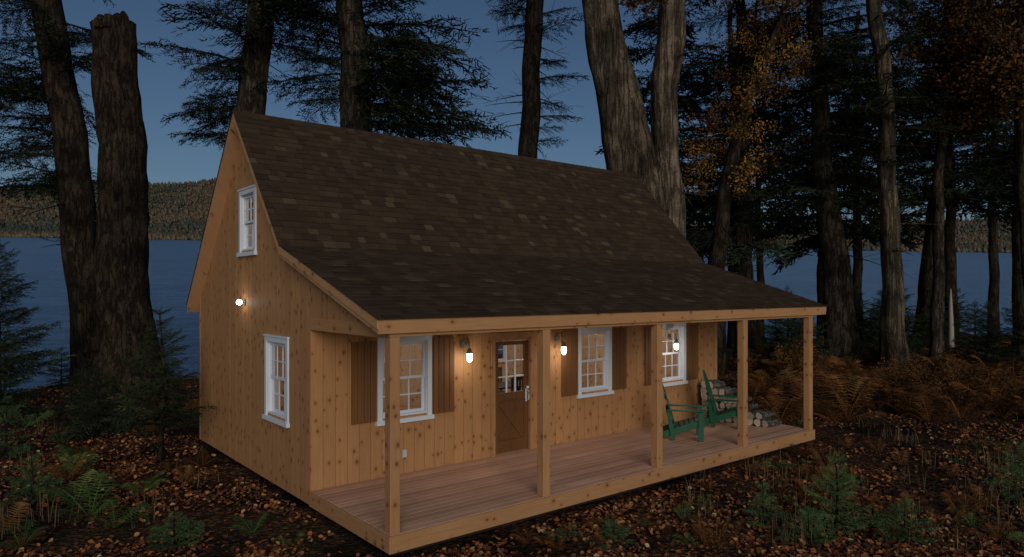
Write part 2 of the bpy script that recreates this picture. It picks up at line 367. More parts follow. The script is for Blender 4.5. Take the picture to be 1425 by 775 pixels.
# ---- interior table and chairs
root=empty('dining_table'); mb=MB(); mb.box(5.5,6.9,2.6,3.4,.72,.76)
for a in (5.56,6.78):
    for b in (2.66,3.28): mb.box(a,a+.06,b,b+.06,.0,.72)
mb.build('table_top_and_legs',[M_dark],root)
def dchair(x,y,sg):
    root=empty('dining_chair'); mb=MB(); mb.box(x,x+.42,y,y+.42,.43,.46)
    for a in (x,x+.38):
        for b in (y,y+.38): mb.box(a,a+.04,b,b+.04,0,.43)
    yb=y if sg<0 else y+.38
    for a in (x,x+.38): mb.box(a,a+.04,yb,yb+.04,.46,1.05)
    for k in range(4): mb.box(x+.075+k*.08,x+.105+k*.08,yb+.01,yb+.03,.5,.98)
    mb.box(x+.04,x+.38,yb+.005,yb+.035,.98,1.06); mb.build('chair_frame',[M_dark],root)
dchair(5.6,2.1,-1); dchair(6.3,2.1,-1); dchair(5.6,3.5,1); dchair(6.3,3.5,1)
# ---- adirondack chairs
def adir(x,y,ang,S=1.0):
    root=empty('adirondack_chair'); mb=MB()
    B=Matrix.Translation((x,y,0.002))@Matrix.Rotation(ang,4,'Z')@Matrix.Scale(S,4)
    def ob(c,s,ry=0,rz=0,rx=0):
        Mx=B@Matrix.Translation(c)@Matrix.Rotation(rz,4,'Z')@Matrix.Rotation(ry,4,'Y')@Matrix.Rotation(rx,4,'X'); mb.box(-s[0]/2,s[0]/2,-s[1]/2,s[1]/2,-s[2]/2,s[2]/2,.5,0,np.array(Mx))
    for sy in (-.26,.26):
        ob((-.01,sy,.235),(.80,.028,.12),-math.radians(19))     # stringer / rear leg
        ob((.31,sy*1.14,.285),(.10,.03,.57))                  # front leg
        ob((-.25,sy*1.14,.29),(.08,.03,.56),math.radians(-10))
        ob((.05,sy*1.18,.585),(.74,.13,.026))                # arm
        ob((.29,sy*1.14+math.copysign(.02,sy),.49),(.07,.02,.14))
    ob((.365,0,.33),(.03,.56,.12))
    for k in range(6): ob((.34-k*.095,0,.415-k*.033),(.082,.54,.022),-math.radians(19))
    ob((-.27,0,.56),(.03,.60,.07)); ob((-.20,0,.28),(.03,.50,.07))
    tilt=-math.radians(17)
    for k in range(7):
        q=k-3; h=1.04-.030*q*q*.9
        Mx=B@Matrix.Translation((-.145,q*.066,.20))@Matrix.Rotation(tilt,4,'Y')@Matrix.Rotation(-math.radians(q*1.3),4,'X')
        mb.box(-.011,.011,-.034,.034,0,h-.05,.5,0,np.array(Mx))
        th=np.linspace(0,math.pi,7); pr=[(.034*math.cos(t),h-.05+.035*math.sin(t)) for t in th]; n=len(pr)
        V=[(-.011,a,b) for a,b in pr]+[(.011,a,b) for a,b in pr]; V=np.array([Mx@Vector(v) for v in V])
        mb.add(V,[tuple(range(n)),tuple(range(2*n-1,n-1,-1))]+[(i,i+n,i+1+n,i+1) for i in range(n-1)])
    Mx=B@Matrix.Translation((-.145,0,.20))@Matrix.Rotation(tilt,4,'Y')
    mb.box(-.036,-.012,-.22,.22,.60,.66,.5,0,np.array(Mx))
    mb.build('slats_arms_and_legs',[M_green],root,.004)
adir(7.42,-1.22,math.radians(-50),1.05); adir(9.16,-1.02,math.radians(-60),1.05)
# ---- firewood
mlogb=bark('log_bark',(.30,.25,.20),(.52,.46,.39),14.)
m=Mt('log_end',.8,.2); nz=m.noise(m.obj(),25.,4); c=m.mix(nz,(.42,.32,.25),(.70,.57,.48)); c=m.mix(1.,c,m.ramp(m.attr(),[(0.,.65),(1.,1.)]),'MULTIPLY'); m.col(c); mlog=m.mat
root=empty('firewood_stack'); mb=MB(); r=np.random.RandomState(11)
rowz=.085; y0=-.12
for row,n in enumerate((10,9,7,6,4,2)):
    for k in range(n):
        rd=.075+r.rand()*.02; y=y0-.085-k*.165-(row%2)*.02; z=rowz+row*.145+(r.rand()-.5)*.01
        xa=9.50+r.rand()*.10+max(0,k-5)*.04; xb=xa+.5+r.rand()*.06
        cf=1+.12*r.randn(12)
        mb.tube([(xa,y,z),(xa+.2,y+.01*r.randn(),z),(xb,y+.02*r.randn(),z+.01*r.randn())],[rd,rd*.97,rd*.94],12,rnd=r.rand(),mat=0,capmat=1,disp=lambda n_,k_:np.clip(cf,.85,1.12)[None,:k_]*np.ones((n_,1)))
mb.build('logs',[mlogb,mlog],root)
# ================================================================= TERRAIN
def sst(a,b,x):
    t=np.clip((x-a)/(b-a),0,1); return t*t*(3-2*t)
def fbm(x,y,sc=1.):
    v=0;a=1.;x=x/sc;y=y/sc
    for i in range(4):
        v=v+a*np.sin(x*1.3+2.1*i+1.7*np.sin(y*.9+i))*np.cos(y*1.1-1.3*i+1.3*np.sin(x*.7+2*i)); a*=.5;x=x*2.1+3;y=y*2.1+5
    return v
def shore(d,u):
    r=np.clip(u/np.maximum(d,5),-.9,.9); return 27+(r+.7)/1.3*28+1.2*np.sin(r*17)
FAR=1200.
def zfar(r): return 3.017+FAR*(404-(332+(np.clip(r,-1,1)+.6)*15))/960
def zwater(d,u):
    r=u/np.maximum(d,5); ds=shore(d,u); return -1.0+(zfar(r)+1.0)*(d-ds)/(FAR-ds)
def gz(d,u):
    d=np.asarray(d,float);u=np.asarray(u,float)
    near=-.36+.05*fbm(d,u,3.)+.22*sst(5,0,np.hypot(d-23,u+13))*1.
    cab=sst(1.5,4.,np.hypot(np.clip(np.abs(u+0)-7,0,99),np.clip(np.abs(d-14)-6,0,99)))
    near=-.36+(near+.36)*(.4+.6*cab)
    ds=shore(d,u); a=sst(ds-5,ds+2.5,d)
    lake=zwater(np.maximum(d,ds),u)-1.1
    return near*(1-a)+a*np.minimum(lake,near-1.0*(d<ds+3))
m=Mt('forest_floor',.95,.1); ob_=m.obj(); vo=m.n('TexVoronoi'); vo.inputs['Scale'].default_value=17.; m.L(ob_,vo.inputs['Vector']); cs_=m.xyz(vo.outputs['Color'])
c=m.ramp(cs_[0],[(0.,(.024,.014,.010)),(.5,(.055,.029,.017)),(.75,(.12,.052,.024)),(.92,(.21,.085,.032)),(1.,(.22,.13,.06))]); nz=m.noise(ob_,.55,5,.6)
c=m.mix(1.,c,m.ramp(nz,[(.40,.15),(.62,1.)]),'MULTIPLY'); n3=m.noise(ob_,.3,4); c=m.mix(m.ramp(n3,[(.54,0.),(.68,.6)]),c,(.018,.028,.011)); m.col(c); m.bump(m.math('ADD',vo.outputs['Distance'],m.noise(ob_,6.,4)),.8,.05); M_gr=m.mat
dr=np.concatenate([np.linspace(-40,4,14),np.linspace(4.5,62,150),np.geomspace(64,4000,50)]); kk=np.linspace(-1,1,221); kk=np.sign(kk)*np.abs(kk)**1.2
Dg=dr[:,None]*np.ones_like(kk)[None]; Ug=kk[None]*(22+np.abs(dr[:,None]))*1.5
Zg=gz(Dg,Ug)
Zg=np.where(Dg>FAR,zfar(Ug/np.maximum(Dg,5))-3,Zg); Zg=np.where(Dg<2,-.36,Zg)
def grid(name,Dg,Ug,Zg,mat):
    Xg,Yg=site(Dg,Ug); V=np.stack([Xg,Yg,Zg],-1).reshape(-1,3); n,k=Dg.shape
    i=np.arange(n-1)[:,None]*k; j=np.arange(k-1)[None]; Fc=np.stack([i+j,i+j+1,i+k+j+1,i+k+j],-1).reshape(-1,4)
    mb=MB(); mb.add(V,Fc,.5,0,True); return mb.build(name,[mat])
grid('ground',Dg,Ug,Zg,M_gr)
# lake
m=Mt('lake_water',.25,.3); ob_=m.obj(); mp=m.n('Mapping'); mp.inputs['Rotation'].default_value=(0,0,YAW); mp.inputs['Scale'].default_value=(.35,1.,1.); m.L(ob_,mp.inputs['Vector'])
w1=m.noise(mp.outputs[0],.9,4,.6); w2=m.noise(mp.outputs[0],.12,4,.6)
c=m.mix(m.ramp(w2,[(.35,0.),(.65,1.)]),(.040,.095,.20),(.075,.155,.31)); c=m.mix(m.ramp(w1,[(.4,0.),(.62,.75)]),c,(.014,.036,.085)); m.col(c); m.bump(w1,.8,.35)
kk2=np.linspace(-1,1,120); dw=np.concatenate([np.linspace(24,70,30),np.geomspace(72,FAR+30,40)]); Dw=dw[:,None]*np.ones_like(kk2)[None]; Uw=kk2[None]*Dw*1.6
grid('lake',Dw,Uw,zwater(Dw,Uw),m.mat)
# hills
def ridge(r):
    yl=258+10*np.sin(r*9+1)+6*np.sin(r*23)+55*sst(-.5,.1,r); yr=318-6*np.sin(r*11)+0*r
    y=yl*(1-sst(-.2,.3,r))+yr*sst(-.2,.3,r); return 3.017+2200*(404-y)/960
def zh(d,r):
    a=sst(FAR,2200,d)**.85; b=sst(2200,3400,d); n=fbm(d,r*1500,170.)*13*sst(FAR,1500,d)*(1-.4*a)
    return zfar(r)-1+(ridge(r)-zfar(r))*a+n-140*b
kr=np.linspace(-1.2,1.2,260); dh=np.linspace(FAR-5,3400,70); Dh=dh[:,None]*np.ones_like(kr)[None]; Rh=kr[None]*np.ones_like(Dh)
m=Mt('hill_forest_floor',.95,.05); nz=m.noise(m.obj(),.03,6,.7); m.col(m.ramp(nz,[(.35,(.055,.052,.038)),(.5,(.12,.092,.055)),(.62,(.16,.105,.06)),(.75,(.07,.07,.045))])); 
grid('hills',Dh,Rh*Dh,zh(Dh,Rh),m.mat)
n=20000; r=np.random.RandomState(21); rr=np.where(r.rand(n)<.5,r.uniform(-.85,-.3,n),r.uniform(.3,.9,n)); dd=FAR+1050*r.rand(n)**1.5
hz=zh(dd,rr); sz=r.uniform(4,8,n); hh=sz*r.uniform(.7,1.6,n); Xc,Yc=site(dd,rr*dd)
octv=np.array([[1,0,0],[.6,.6,.35],[0,1,0],[-1,0,.1],[0,-1,0],[.1,.1,1.],[0,0,-.6]])
mbv=(octv[None]*np.stack([sz*.6,sz*.6,hh],-1)[:,None,:])+np.stack([Xc,Yc,hz+hh*.4],-1)[:,None,:]
fo=np.array([[0,1,5],[1,2,5],[2,3,5],[3,4,5],[4,0,5],[1,0,6],[2,1,6],[3,2,6],[4,3,6],[0,4,6]])
big=np.clip(.5+.3*fbm(Xc,Yc,120.)+.16*r.randn(n),0,1)
mb=MB(); mb.add(mbv.reshape(-1,3),(fo[None]+np.arange(n)[:,None,None]*7).reshape(-1,3),np.repeat(big,10),0,True)
mb.build('distant_trees',[attrmat('distant_foliage',[(0.,(.042,.055,.048)),(.3,(.058,.066,.050)),(.5,(.11,.092,.058)),(.75,(.155,.102,.060)),(.9,(.12,.088,.056)),(1.,(.145,.128,.078))])])
# ================================================================= VEGETATION
def mkbough(L,seed,nt,step,nl,nw,droop=.16,wr=.42):
    r=np.random.RandomState(seed); Q=[];SK=[]
    cy=r.uniform(-.1,.1)
    ax=lambda t:np.array([L*t,cy*L*t*t,L*(.10*t-droop*t*t)])
    SK.append((np.array([ax(t) for t in np.linspace(0,1,5)]),np.linspace(.012*L,.003*L,5)))
    for i in range(nt):
        t=.10+.90*(i+r.rand()*.6)/nt; b=ax(min(t,1))
        for sd in (-1,1):
            if r.rand()<.12: continue
            tl=(wr*L*(1-t)**.7*min(1,t*3+.2)+.06*L)*r.uniform(.5,1.2); an=math.radians(r.uniform(35,72))*sd
            dz=r.uniform(-.45,.15); d=np.array([math.cos(an),math.sin(an),dz])
            SK.append((np.array([b,b+d*tl*.5,b+d*tl+np.array([0,0,-.12*tl])]),np.array([.004,.003,.0015])*L))
            n=max(2,int(tl/step))
            for j in range(n):
                s=(j+.6)/n*tl; p=b+d*s+np.array([0,0,-.12*s*s/max(tl,.01)])
                for sg in (-1,1):
                    a=an+sg*r.uniform(.35,.95); dv=np.array([math.cos(a),math.sin(a),r.uniform(-.8,.4)]); ll=nl*r.uniform(.6,1.2)
                    wv=np.array([-dv[1],dv[0],r.uniform(-1.2,1.2)]); wv*=nw*.5/np.linalg.norm(wv)
                    tp=p+dv*ll; Q+= [p-wv*.6,p+wv,tp+wv*.35,tp-wv*.35]
    return np.array(Q),SK
BIG=[mkbough(3.,s,20,.085,.17,.046) for s in range(5)]
BACK=[mkbough(3.,s+10,16,.14,.30,.11,.22) for s in range(5)]
FINE=[mkbough(.6,s+20,15,.024,.055,.014,.10,.45) for s in range(4)]
MED=[mkbough(1.2,s+40,14,.06,.115,.032,.12,.42) for s in range(4)]
def mkleaf(L,seed,n=320,sz=.14):
    r=np.random.RandomState(seed); SK=[];Q=[]
    ax=lambda t:np.array([L*t,.1*L*math.sin(3*t),.12*L*t])
    SK.append((np.array([ax(t) for t in np.linspace(0,1,5)]),np.linspace(.012*L,.003*L,5)))
    for i in range(10):
        t=r.uniform(.25,1.); b=ax(t); d=r.randn(3)*np.array([1,1,.6]); d/=np.linalg.norm(d); e=b+d*r.uniform(.3,.9); SK.append((np.array([b,(b+e)/2+.03*r.randn(3),e]),np.array([.012,.008,.004])))
        for k in range(n//10):
            p=b+(e-b)*r.uniform(.3,1.1)+r.randn(3)*.18; a=r.randn(3);a/=np.linalg.norm(a);c=np.cross(a,r.randn(3));c/=np.linalg.norm(c); s=sz*r.uniform(.5,1.)
            Q+=[p-a*s*.6,p+c*s*.4,p+a*s*.6,p-c*s*.4]
    return np.array(Q),SK
LEAF=[mkleaf(2.6,s+60) for s in range(4)]
def place(fm,wm,tpl,pos,az,pitch,roll,sc,base,r,wood=True):
    Q,SK=tpl; M=np.array(Matrix.Rotation(az,3,'Z')@Matrix.Rotation(-pitch,3,'Y')@Matrix.Rotation(roll,3,'X'))*sc
    V=Q@M.T+pos; n=len(V)//4; fm.add(V,np.arange(len(V)).reshape(-1,4),np.clip(base+r.uniform(-.22,.22,n),0,1))
    if wood:
        for P,rd in SK[:1] if wood==1 else SK: wm.tube(P@M.T+pos,rd*sc,4,caps=False)
bk_dark=bark('bark_hemlock',(.028,.020,.014),(.084,.060,.040),5.)
bk_mid=bark('bark_pine',(.045,.036,.027),(.15,.118,.083),5.)
bk_lt=bark('bark_maple',(.085,.066,.044),(.26,.205,.137),4.,.12)
bk_bare=bark('weathered_wood',(.16,.115,.078),(.42,.33,.235),3.5,.08,.7)
M_ndl=attrmat('conifer_needles',[(0.,(.007,.012,.008)),(.5,(.021,.034,.019)),(1.,(.058,.072,.034))],.7,.15,.5)
M_ndl2=attrmat('young_fir_needles',[(0.,(.028,.055,.022)),(.5,(.085,.15,.055)),(1.,(.18,.26,.09))],.65,.2)
M_or=attrmat('autumn_leaves',[(0.,(.055,.027,.010)),(.5,(.155,.070,.018)),(.8,(.30,.15,.027)),(1.,(.40,.26,.055))],.7,.2,.6)
def bdisp(seed,flare=True,amp=.06):
    def f(n,k):
        r=np.random.RandomState(seed); th=np.arange(k)*2*math.pi/k; t=np.linspace(0,1,n)[:,None]
        lob=sum(a*np.cos(m_*th[None]+ph+tw*t) for m_,a,ph,tw in ((2,.05,r.rand()*6,2),(3,.05,r.rand()*6,3),(5,.04,r.rand()*6,1.5),(9,.02,r.rand()*6,2)))
        o=1+lob+amp*.4*r.randn(n,k)
        if flare: o=o+np.exp(-t*n*.28)*(.35+.25*np.cos(4*th[None]+r.rand()*6))
        return o
    return f
def spl(pts,n):
    pts=np.array(pts,float); z=pts[:,0]; zz=np.linspace(z[0],z[-1],n); o=[np.interp(zz,z,pts[:,k]) for k in range(pts.shape[1])]
    ker=np.ones(5)/5
    for k in range(1,3): 
        e=np.pad(o[k],2,mode='edge'); e[:2]=2*o[k][0]-o[k][2:0:-1]; e[-2:]=2*o[k][-1]-o[k][-2:-4:-1]; o[k]=np.convolve(e,ker,'valid')
    return zz,o
def tree(name,d,pts,mat,seed,boughs=(),fmat=None,dead=0,jag=False,k=22):
    """pts: (z,u,radius)"""
    r=np.random.RandomState(seed); root=empty(name); n=int((pts[-1][0]-pts[0][0])*2.2)+6
    zz,o=spl(pts,n); uu=o[1]+.05*np.sin(zz*.9+seed)+.03*np.sin(zz*2.1+seed*2); ra=o[2]
    X,Y=site(d+.08*np.sin(zz*.7+seed),uu); P=np.stack([X,Y,zz],-1); wm=MB(); fm=MB()
    if jag:
        wm.tube(P,ra,k,disp=bdisp(seed,True,.10),caps=True)
        tp=P[-1]
        for q in range(11):
            a=q*2*math.pi/11+r.rand()*.4; b=tp+np.array([math.cos(a),math.sin(a),0])*ra[-1]*.68; h=r.uniform(.08,.45)
            wm.tube([b-np.array([0,0,.3]),b+np.array([0,0,h*.5]),b+np.array([.05*r.randn(),.05*r.randn(),h])],[ra[-1]*.36,ra[-1]*.26,.05],6,smooth=False)
    else: wm.tube(P,ra,k,disp=bdisp(seed),caps=True)
    for (z0,z1,cnt,l0,l1,azc,azs,kind) in boughs:
        for i in range(cnt):
            z=z0+(z1-z0)*(i+r.rand())/cnt; i0=np.interp(z,zz,np.arange(n)); b=np.array([np.interp(i0,np.arange(n),P[:,c]) for c in range(3)]); 
            az=azc+r.uniform(-azs,azs)-YAW; ln=(l0+(l1-l0)*(z-z0)/(z1-z0))*r.uniform(.65,1.15); tp={'n':BIG,'b':BACK,'l':LEAF}[kind][r.randint(4)]
            place(fm,wm,tp,b,az,math.radians(r.uniform(-14,14)) if kind!='l' else r.uniform(-.1,.5),r.uniform(-.45,.45),ln/3.,r.uniform(.1,.85),r,2 if kind=='l' else 1)
    for i in range(dead):
        z=r.uniform(4.5,16); b=np.array([np.interp(z,zz,P[:,c]) for c in range(3)]); az=r.uniform(0,6.28); ln=r.uniform(.8,3.)
        e=np.array([math.cos(az),math.sin(az),r.uniform(-.25,.15)]); Q=[b+e*ln*t+np.array([0,0,-.10*ln*t*t]) for t in (0,.3,.6,1)]; wm.tube(Q,[.035,.025,.016,.006],4,caps=False)
        for j in range(5):
            t=r.uniform(.25,.95); c0=b+e*ln*t; e2=e+r.randn(3)*.6; wm.tube([c0,c0+e2*ln*.14,c0+e2*ln*.26+np.array([0,0,-.05])],[.012,.008,.004],3,caps=False)
    wm.build('trunk_and_limbs',[mat],root)
    if fm.v: fm.build('foliage',[fmat or M_ndl],root)
    return root
PI=math.pi
# azimuths are in the site frame: 0 = right, PI = left, PI/2 = away
tree('pine_tree',24,[(-.6,-14.5,.62),(3,-14.8,.52),(6.6,-15.2,.5),(13.1,-16.2,.45),(21,-17.2,.28)],bk_dark,1,[(6.2,11,32,2.6,3.2,PI,1.3,'n'),(10,19,40,3.2,2.2,0,3.14,'n')],dead=12,k=26)
tree('broken_tree_trunk',22,[(-.5,-12.15,.80),(1.,-12.2,.70),(5.85,-12.4,.66),(9,-12.55,.62),(11.5,-12.65,.60)],bk_dark,2,jag=True,k=30)
tree('pine_tree',26,[(-.6,-10.5,.62),(9.6,-9.87,.5),(14,-9.5,.45),(22,-9.,.25)],bk_mid,3,[(8.6,12,16,3.2,3.4,PI,1.1,'n'),(12,20,42,3.8,2.2,0,3.14,'n')],dead=8)
tree('pine_tree',26,[(-.6,-5.5,.75),(9.1,-5.83,.60),(14,-6.1,.52),(23,-6.6,.3)],bk_mid,4,[(9,13.5,30,4.8,4.4,0,.8,'n'),(10,13.5,14,3.2,3.4,PI,.8,'n'),(13.5,20,34,4.4,2.6,0,3.14,'n')],dead=16)
tree('hemlock_tree',30,[(-.6,.2,.5),(8.9,.66,.43),(15.6,1.03,.38),(24,1.4,.22)],bk_dark,5,[(14.5,22,24,2.8,2.,0,3.14,'n'),(9,15,9,2.2,2.6,0,.6,'n')],dead=34)
tree('maple_tree',24.5,[(-.6,5.2,1.1),(4,4.85,1.0),(7.2,4.28,.90),(10.8,3.57,.72),(13.3,3.14,.62),(20,2.2,.35)],bk_lt,6,[(12.8,17,14,3.4,3.,0,2.0,'l')],M_or,dead=4,k=34)
tree('dead_tree',25.2,[(-.6,5.5,.8),(5.7,5.80,.6),(8.3,5.46,.50),(10.9,5.66,.52),(12.5,5.9,.52),(16,5.7,.42)],bk_bare,7,jag=True,k=30,dead=3)
tree('birch_tree',28,[(-.6,8.2,.36),(4,8.3,.33),(7.2,8.6,.27),(10.4,9.5,.19),(13.3,10.6,.14),(18,12,.07)],bk_dark,8,[(6.5,17,40,2.2,3.,0,3.14,'l')],M_or,dead=5,k=16)
tree('hemlock_tree',30,[(-.6,14.4,.66),(3.1,14.2,.55),(6.9,13.7,.45),(13.8,13.2,.3),(20,13,.13)],bk_mid,9,[(6.4,18,54,4.4,2.6,0,3.14,'n')],dead=14)
tree('pine_tree',27,[(-.6,15,.42),(2.3,14.9,.36),(8.7,14.7,.3),(14.4,14.2,.25),(20,13.9,.13)],bk_lt,10,[(8.5,18,32,3.4,2.4,0,3.14,'n')],dead=22,k=18)
tree('hemlock_tree',32,[(-.6,19.1,.48),(3.3,19.3,.4),(7.5,19.8,.36),(10.8,20.1,.33),(16.5,20.3,.25),(21,20.4,.15)],bk_dark,11,[(6.8,19,50,4.2,2.8,0,3.14,'n')],dead=12)
tree('hemlock_tree',30,[(-.6,22.1,.26),(9,22.0,.2),(18,22.,.12)],bk_dark,12,[(6.3,17,42,3.6,2.4,0,3.14,'n')],dead=6,k=14)
tree('hemlock_tree',32,[(-.6,10.8,.46),(7,10.7,.36),(20,10.5,.15)],bk_dark,13,[(5.,18,60,4.4,2.8,0,3.14,'n')],dead=8)
tree('hemlock_tree',38,[(-.6,17.2,.35),(20,17.,.12)],bk_dark,14,[(5.8,17,50,4.6,2.8,0,3.14,'b')],dead=4,k=14)
tree('hemlock_tree',37,[(-.6,8.2,.30),(20,8.4,.12)],bk_dark,15,[(5.2,19,56,4.2,2.8,0,3.14,'b')],dead=4,k=14)
tree('maple_tree',29,[(-.6,17.8,.24),(8,18.,.2),(12,18.3,.16),(18,18.8,.08)],bk_mid,16,[(9.5,17,56,3.2,3.2,0,3.14,'l')],M_or,k=14)
tree('maple_tree',27,[(-.6,20.4,.22),(8,20.,.18),(17,19.2,.08)],bk_mid,17,[(9.5,16,56,3.2,3.2,0,3.14,'l')],M_or,k=14)
tree('hemlock_tree',40,[(-.6,25.5,.35),(20,25.3,.12)],bk_dark,18,[(7.8,18,48,4.8,3.,0,3.14,'b')],dead=4,k=14)
tree('pine_tree',21,[(-.6,-19.2,.4),(15,-19.6,.25)],bk_dark,19,[(5.5,13,40,3.4,2.8,0,3.14,'n')],dead=4,k=14)
tree('hemlock_tree',41,[(-.6,13.2,.32),(20,13.,.12)],bk_dark,20,[(5.2,17,48,4.8,3.,0,3.14,'b')],k=12)
tree('hemlock_tree',42,[(-.6,21.,.32),(20,21.,.12)],bk_dark,21,[(6.6,18,48,4.8,3.,0,3.14,'b')],k=12)
tree('hemlock_tree',43,[(-.6,30.,.32),(20,30.,.12)],bk_dark,22,[(7.8,19,48,4.8,3.,0,3.14,'b')],k=12)
tree('maple_tree',34,[(-.6,12.3,.2),(18,12.,.06)],bk_dark,23,[(7,17,56,3.2,3.2,0,3.14,'l')],M_or,k=12)
tree('maple_tree',25,[(-.6,20.0,.16),(10,18.9,.12),(16,18.,.06)],bk_dark,24,[(9.8,14.5,50,3.2,3.,0,3.14,'l')],M_or,k=12)
# young conifers
def fir(name,d,u,h,seed,tpl,mat,w=.42,bare=.0,n=None,rr=.6,base=.5,bk=None):
    r=np.random.RandomState(seed); x,y=site(d,u); z=float(gz(d,u)); root=empty(name); wm=MB(); fm=MB()
    wm.tube([(x,y,z-.1),(x+.02*h*r.randn(),y+.02*h*r.randn(),z+h*.5),(x,y,z+h)],[.018*h+.006,.011*h+.004,.003],8)
    nw=n or 8; L0={id(FINE):.6,id(MED):1.2,id(BIG):3.}[id(tpl)]
    for i in range(nw):
        t=bare+(1-bare)*(i/nw); zz_=z+.06*h+h*.94*t
        ln=w*h*(1-t)**.8+.05*h
        for q in range(5):
            az=q*2*PI/5+r.uniform(-.5,.5)+i; place(fm,wm,tpl[r.randint(4)],np.array([x,y,zz_+r.uniform(-.02,.02)*h]),az,math.radians(r.uniform(2,22)+25*t),r.uniform(-.2,.2),ln*r.uniform(.7,1.15)/L0,np.clip(base+r.uniform(-.2,.2)+.15*t,0,1),r,1)
    place(fm,wm,tpl[0],np.array([x,y,z+h*.88]),0,PI/2*.97,0,.13*h/L0,base+.2,r,1)
    wm.build('stem',[bk or bk_dark],root); fm.build('needles',[mat],root)
fir('fir_sapling',9.6,4.5,1.10,1,FINE,M_ndl2,.45,.05,7)
fir('fir_sapling',9.9,3.6,.62,2,FINE,M_ndl2,.65,.0,5,base=.4)
fir('fir_sapling',9.2,3.95,.45,3,FINE,M_ndl2,.8,.0,4,base=.3)
fir('fir_sapling',9.3,5.3,.55,4,FINE,M_ndl2,.8,.0,5,base=.3)
fir('fir_sapling',10.9,8.1,1.0,5,FINE,M_ndl2,.55,.0,6,base=.35)
fir('fir_sapling',9.1,1.35,.38,6,FINE,M_ndl2,.8,.0,3,base=.3)
fir('fir_sapling',9.0,-4.4,.5,13,FINE,M_ndl2,.8,.0,4,base=.2)
fir('fir_sapling',10.9,-7.6,.8,14,FINE,M_ndl2,.6,.0,5,base=.15)
fir('spruce_sapling',13.6,-6.95,3.0,7,MED,M_ndl,.34,.18,14,base=.75)
fir('spruce_sapling',20,-14.9,4.8,8,MED,M_ndl,.34,.1,16,base=.65)
fir('spruce_sapling',18.5,-13.6,2.2,9,MED,M_ndl,.5,.0,10,base=.6)
fir('spruce_sapling',17,-10.6,1.5,10,MED,M_ndl,.55,.0,8,base=.65)
fir('spruce_sapling',14,-10.3,1.3,11,MED,M_ndl2,.5,.0,6,base=.1)
fir('spruce_sapling',16,-9.6,1.9,15,MED,M_ndl,.45,.0,9,base=.7)
r=np.random.RandomState(77)
for i in range(22):
    d=r.uniform(27,40); u=d*r.uniform(.36,.80); fir('spruce_sapling',d,u,r.uniform(2.2,3.9),100+i,MED,M_ndl,.42,.0,10,base=.75)
for i in range(3):
    d=r.uniform(23,26); fir('spruce_sapling',d,-d*r.uniform(.5,.74),r.uniform(1.2,2.),140+i,MED,M_ndl,.5,.0,7,base=.5)
# autumn shrubs
for i in range(16):
    d=r.uniform(19,34); u=d*r.uniform(.42,.80); x,y=site(d,u); z=float(gz(d,u)); h=r.uniform(.7,1.5); root=empty('autumn_shrub'); wm=MB(); fm=MB()
    for q in range(7): place(fm,wm,LEAF[r.randint(4)],np.array([x,y,z]),q*.9+r.rand(),r.uniform(.5,1.2),0,h/2.6*r.uniform(.7,1.1),r.uniform(.1,.6),r,2)
    wm.build('stems',[bk_dark],root); fm.build('leaves',[M_or],root)
# ferns
def frond(L,seed,np_=18):
    r=np.random.RandomState(seed); Q=[]
    ax=lambda t:np.array([L*.85*math.sin(t*1.25)/.95,0,L*(.75*t-.55*t*t*t)])
    for i in range(np_):
        t=(i+1)/np_*.97; b=ax(t); pl_=.30*L*math.sin(PI*min(1,(t*.93+.10)))**.8*(1-t*.35)
        for sd in (-1,1):
            dv=np.array([.35,sd,-.15+.1*r.randn()]); dv/=np.linalg.norm(dv); wv=np.array([1,0,.1])*L*.021
            for q in range(4):
                p=b+dv*pl_*q/4; e=b+dv*pl_*(q+1.25)/4; w_=wv*(1-q*.2); Q+=[p-w_,p+w_,e+w_*.35,e-w_*.5]
    return np.array(Q),[(np.array([ax(t) for t in np.linspace(0,1,6)]),np.linspace(.006,.002,6)*L*2)]
FR=[frond(.75,s) for s in range(4)]
M_fg=attrmat('fern_green',[(0.,(.025,.045,.015)),(.5,(.060,.105,.028)),(1.,(.13,.17,.05))],.6,.2)
M_fb=attrmat('bracken_brown',[(0.,(.045,.020,.009)),(.5,(.14,.058,.020)),(.85,(.25,.11,.035)),(1.,(.17,.14,.05))],.8,.1)
def infoot(x,y,m_=.25): return (-m_<x<L_+m_) and (-P_-m_-.05<y<W_+m_)
def ferns(name,spots,mat,seed):
    r=np.random.RandomState(seed); fm=MB()
    for d,u,s in spots:
        x,y=site(d,u)
        if infoot(x,y,.3): continue
        z=float(gz(d,u)); n=r.randint(6,10); bb=r.uniform(.1,.8)
        for q in range(n): place(fm,fm,FR[r.randint(4)],np.array([x,y,z-.02]),q*2*PI/n+r.uniform(-.4,.4),r.uniform(-.1,.6),r.uniform(-.4,.4),s*r.uniform(.6,1.15),np.clip(bb+r.uniform(-.2,.2),0,1),r,1)
    return fm.build(name,[mat])
r=np.random.RandomState(33)
gsp=[(10.3,-6.3,1.0),(9.9,-5.7,.8),(10.9,-6.9,.9),(11.6,-6.2,.7),(9.4,-4.6,.5),(9.6,-3.6,.5),(9.2,-2.9,.45),(9.3,.75,.5),(9.8,1.9,.4),(12.6,-7.9,.7),(13.8,-8.8,.7),(9.1,2.3,.4),(9.0,-6.4,.7),(17,-11.9,.9),(19,-12,.9)]
for i in range(30):
    d=r.uniform(8.9,15); gsp.append((d,d*r.uniform(.2,.78),r.uniform(.25,.55)))
for i in range(9):
    d=r.uniform(9,20); gsp.append((d,-d*r.uniform(.42,.78),r.uniform(.3,.6)))
ferns('green_ferns',gsp,M_fg,5)
r=np.random.RandomState(31); sp=[]
for i in range(360):
    d=r.uniform(17.5,38)**1.0; u=d*r.uniform(.33,.82); sp.append((d,u,r.uniform(.8,1.9)))
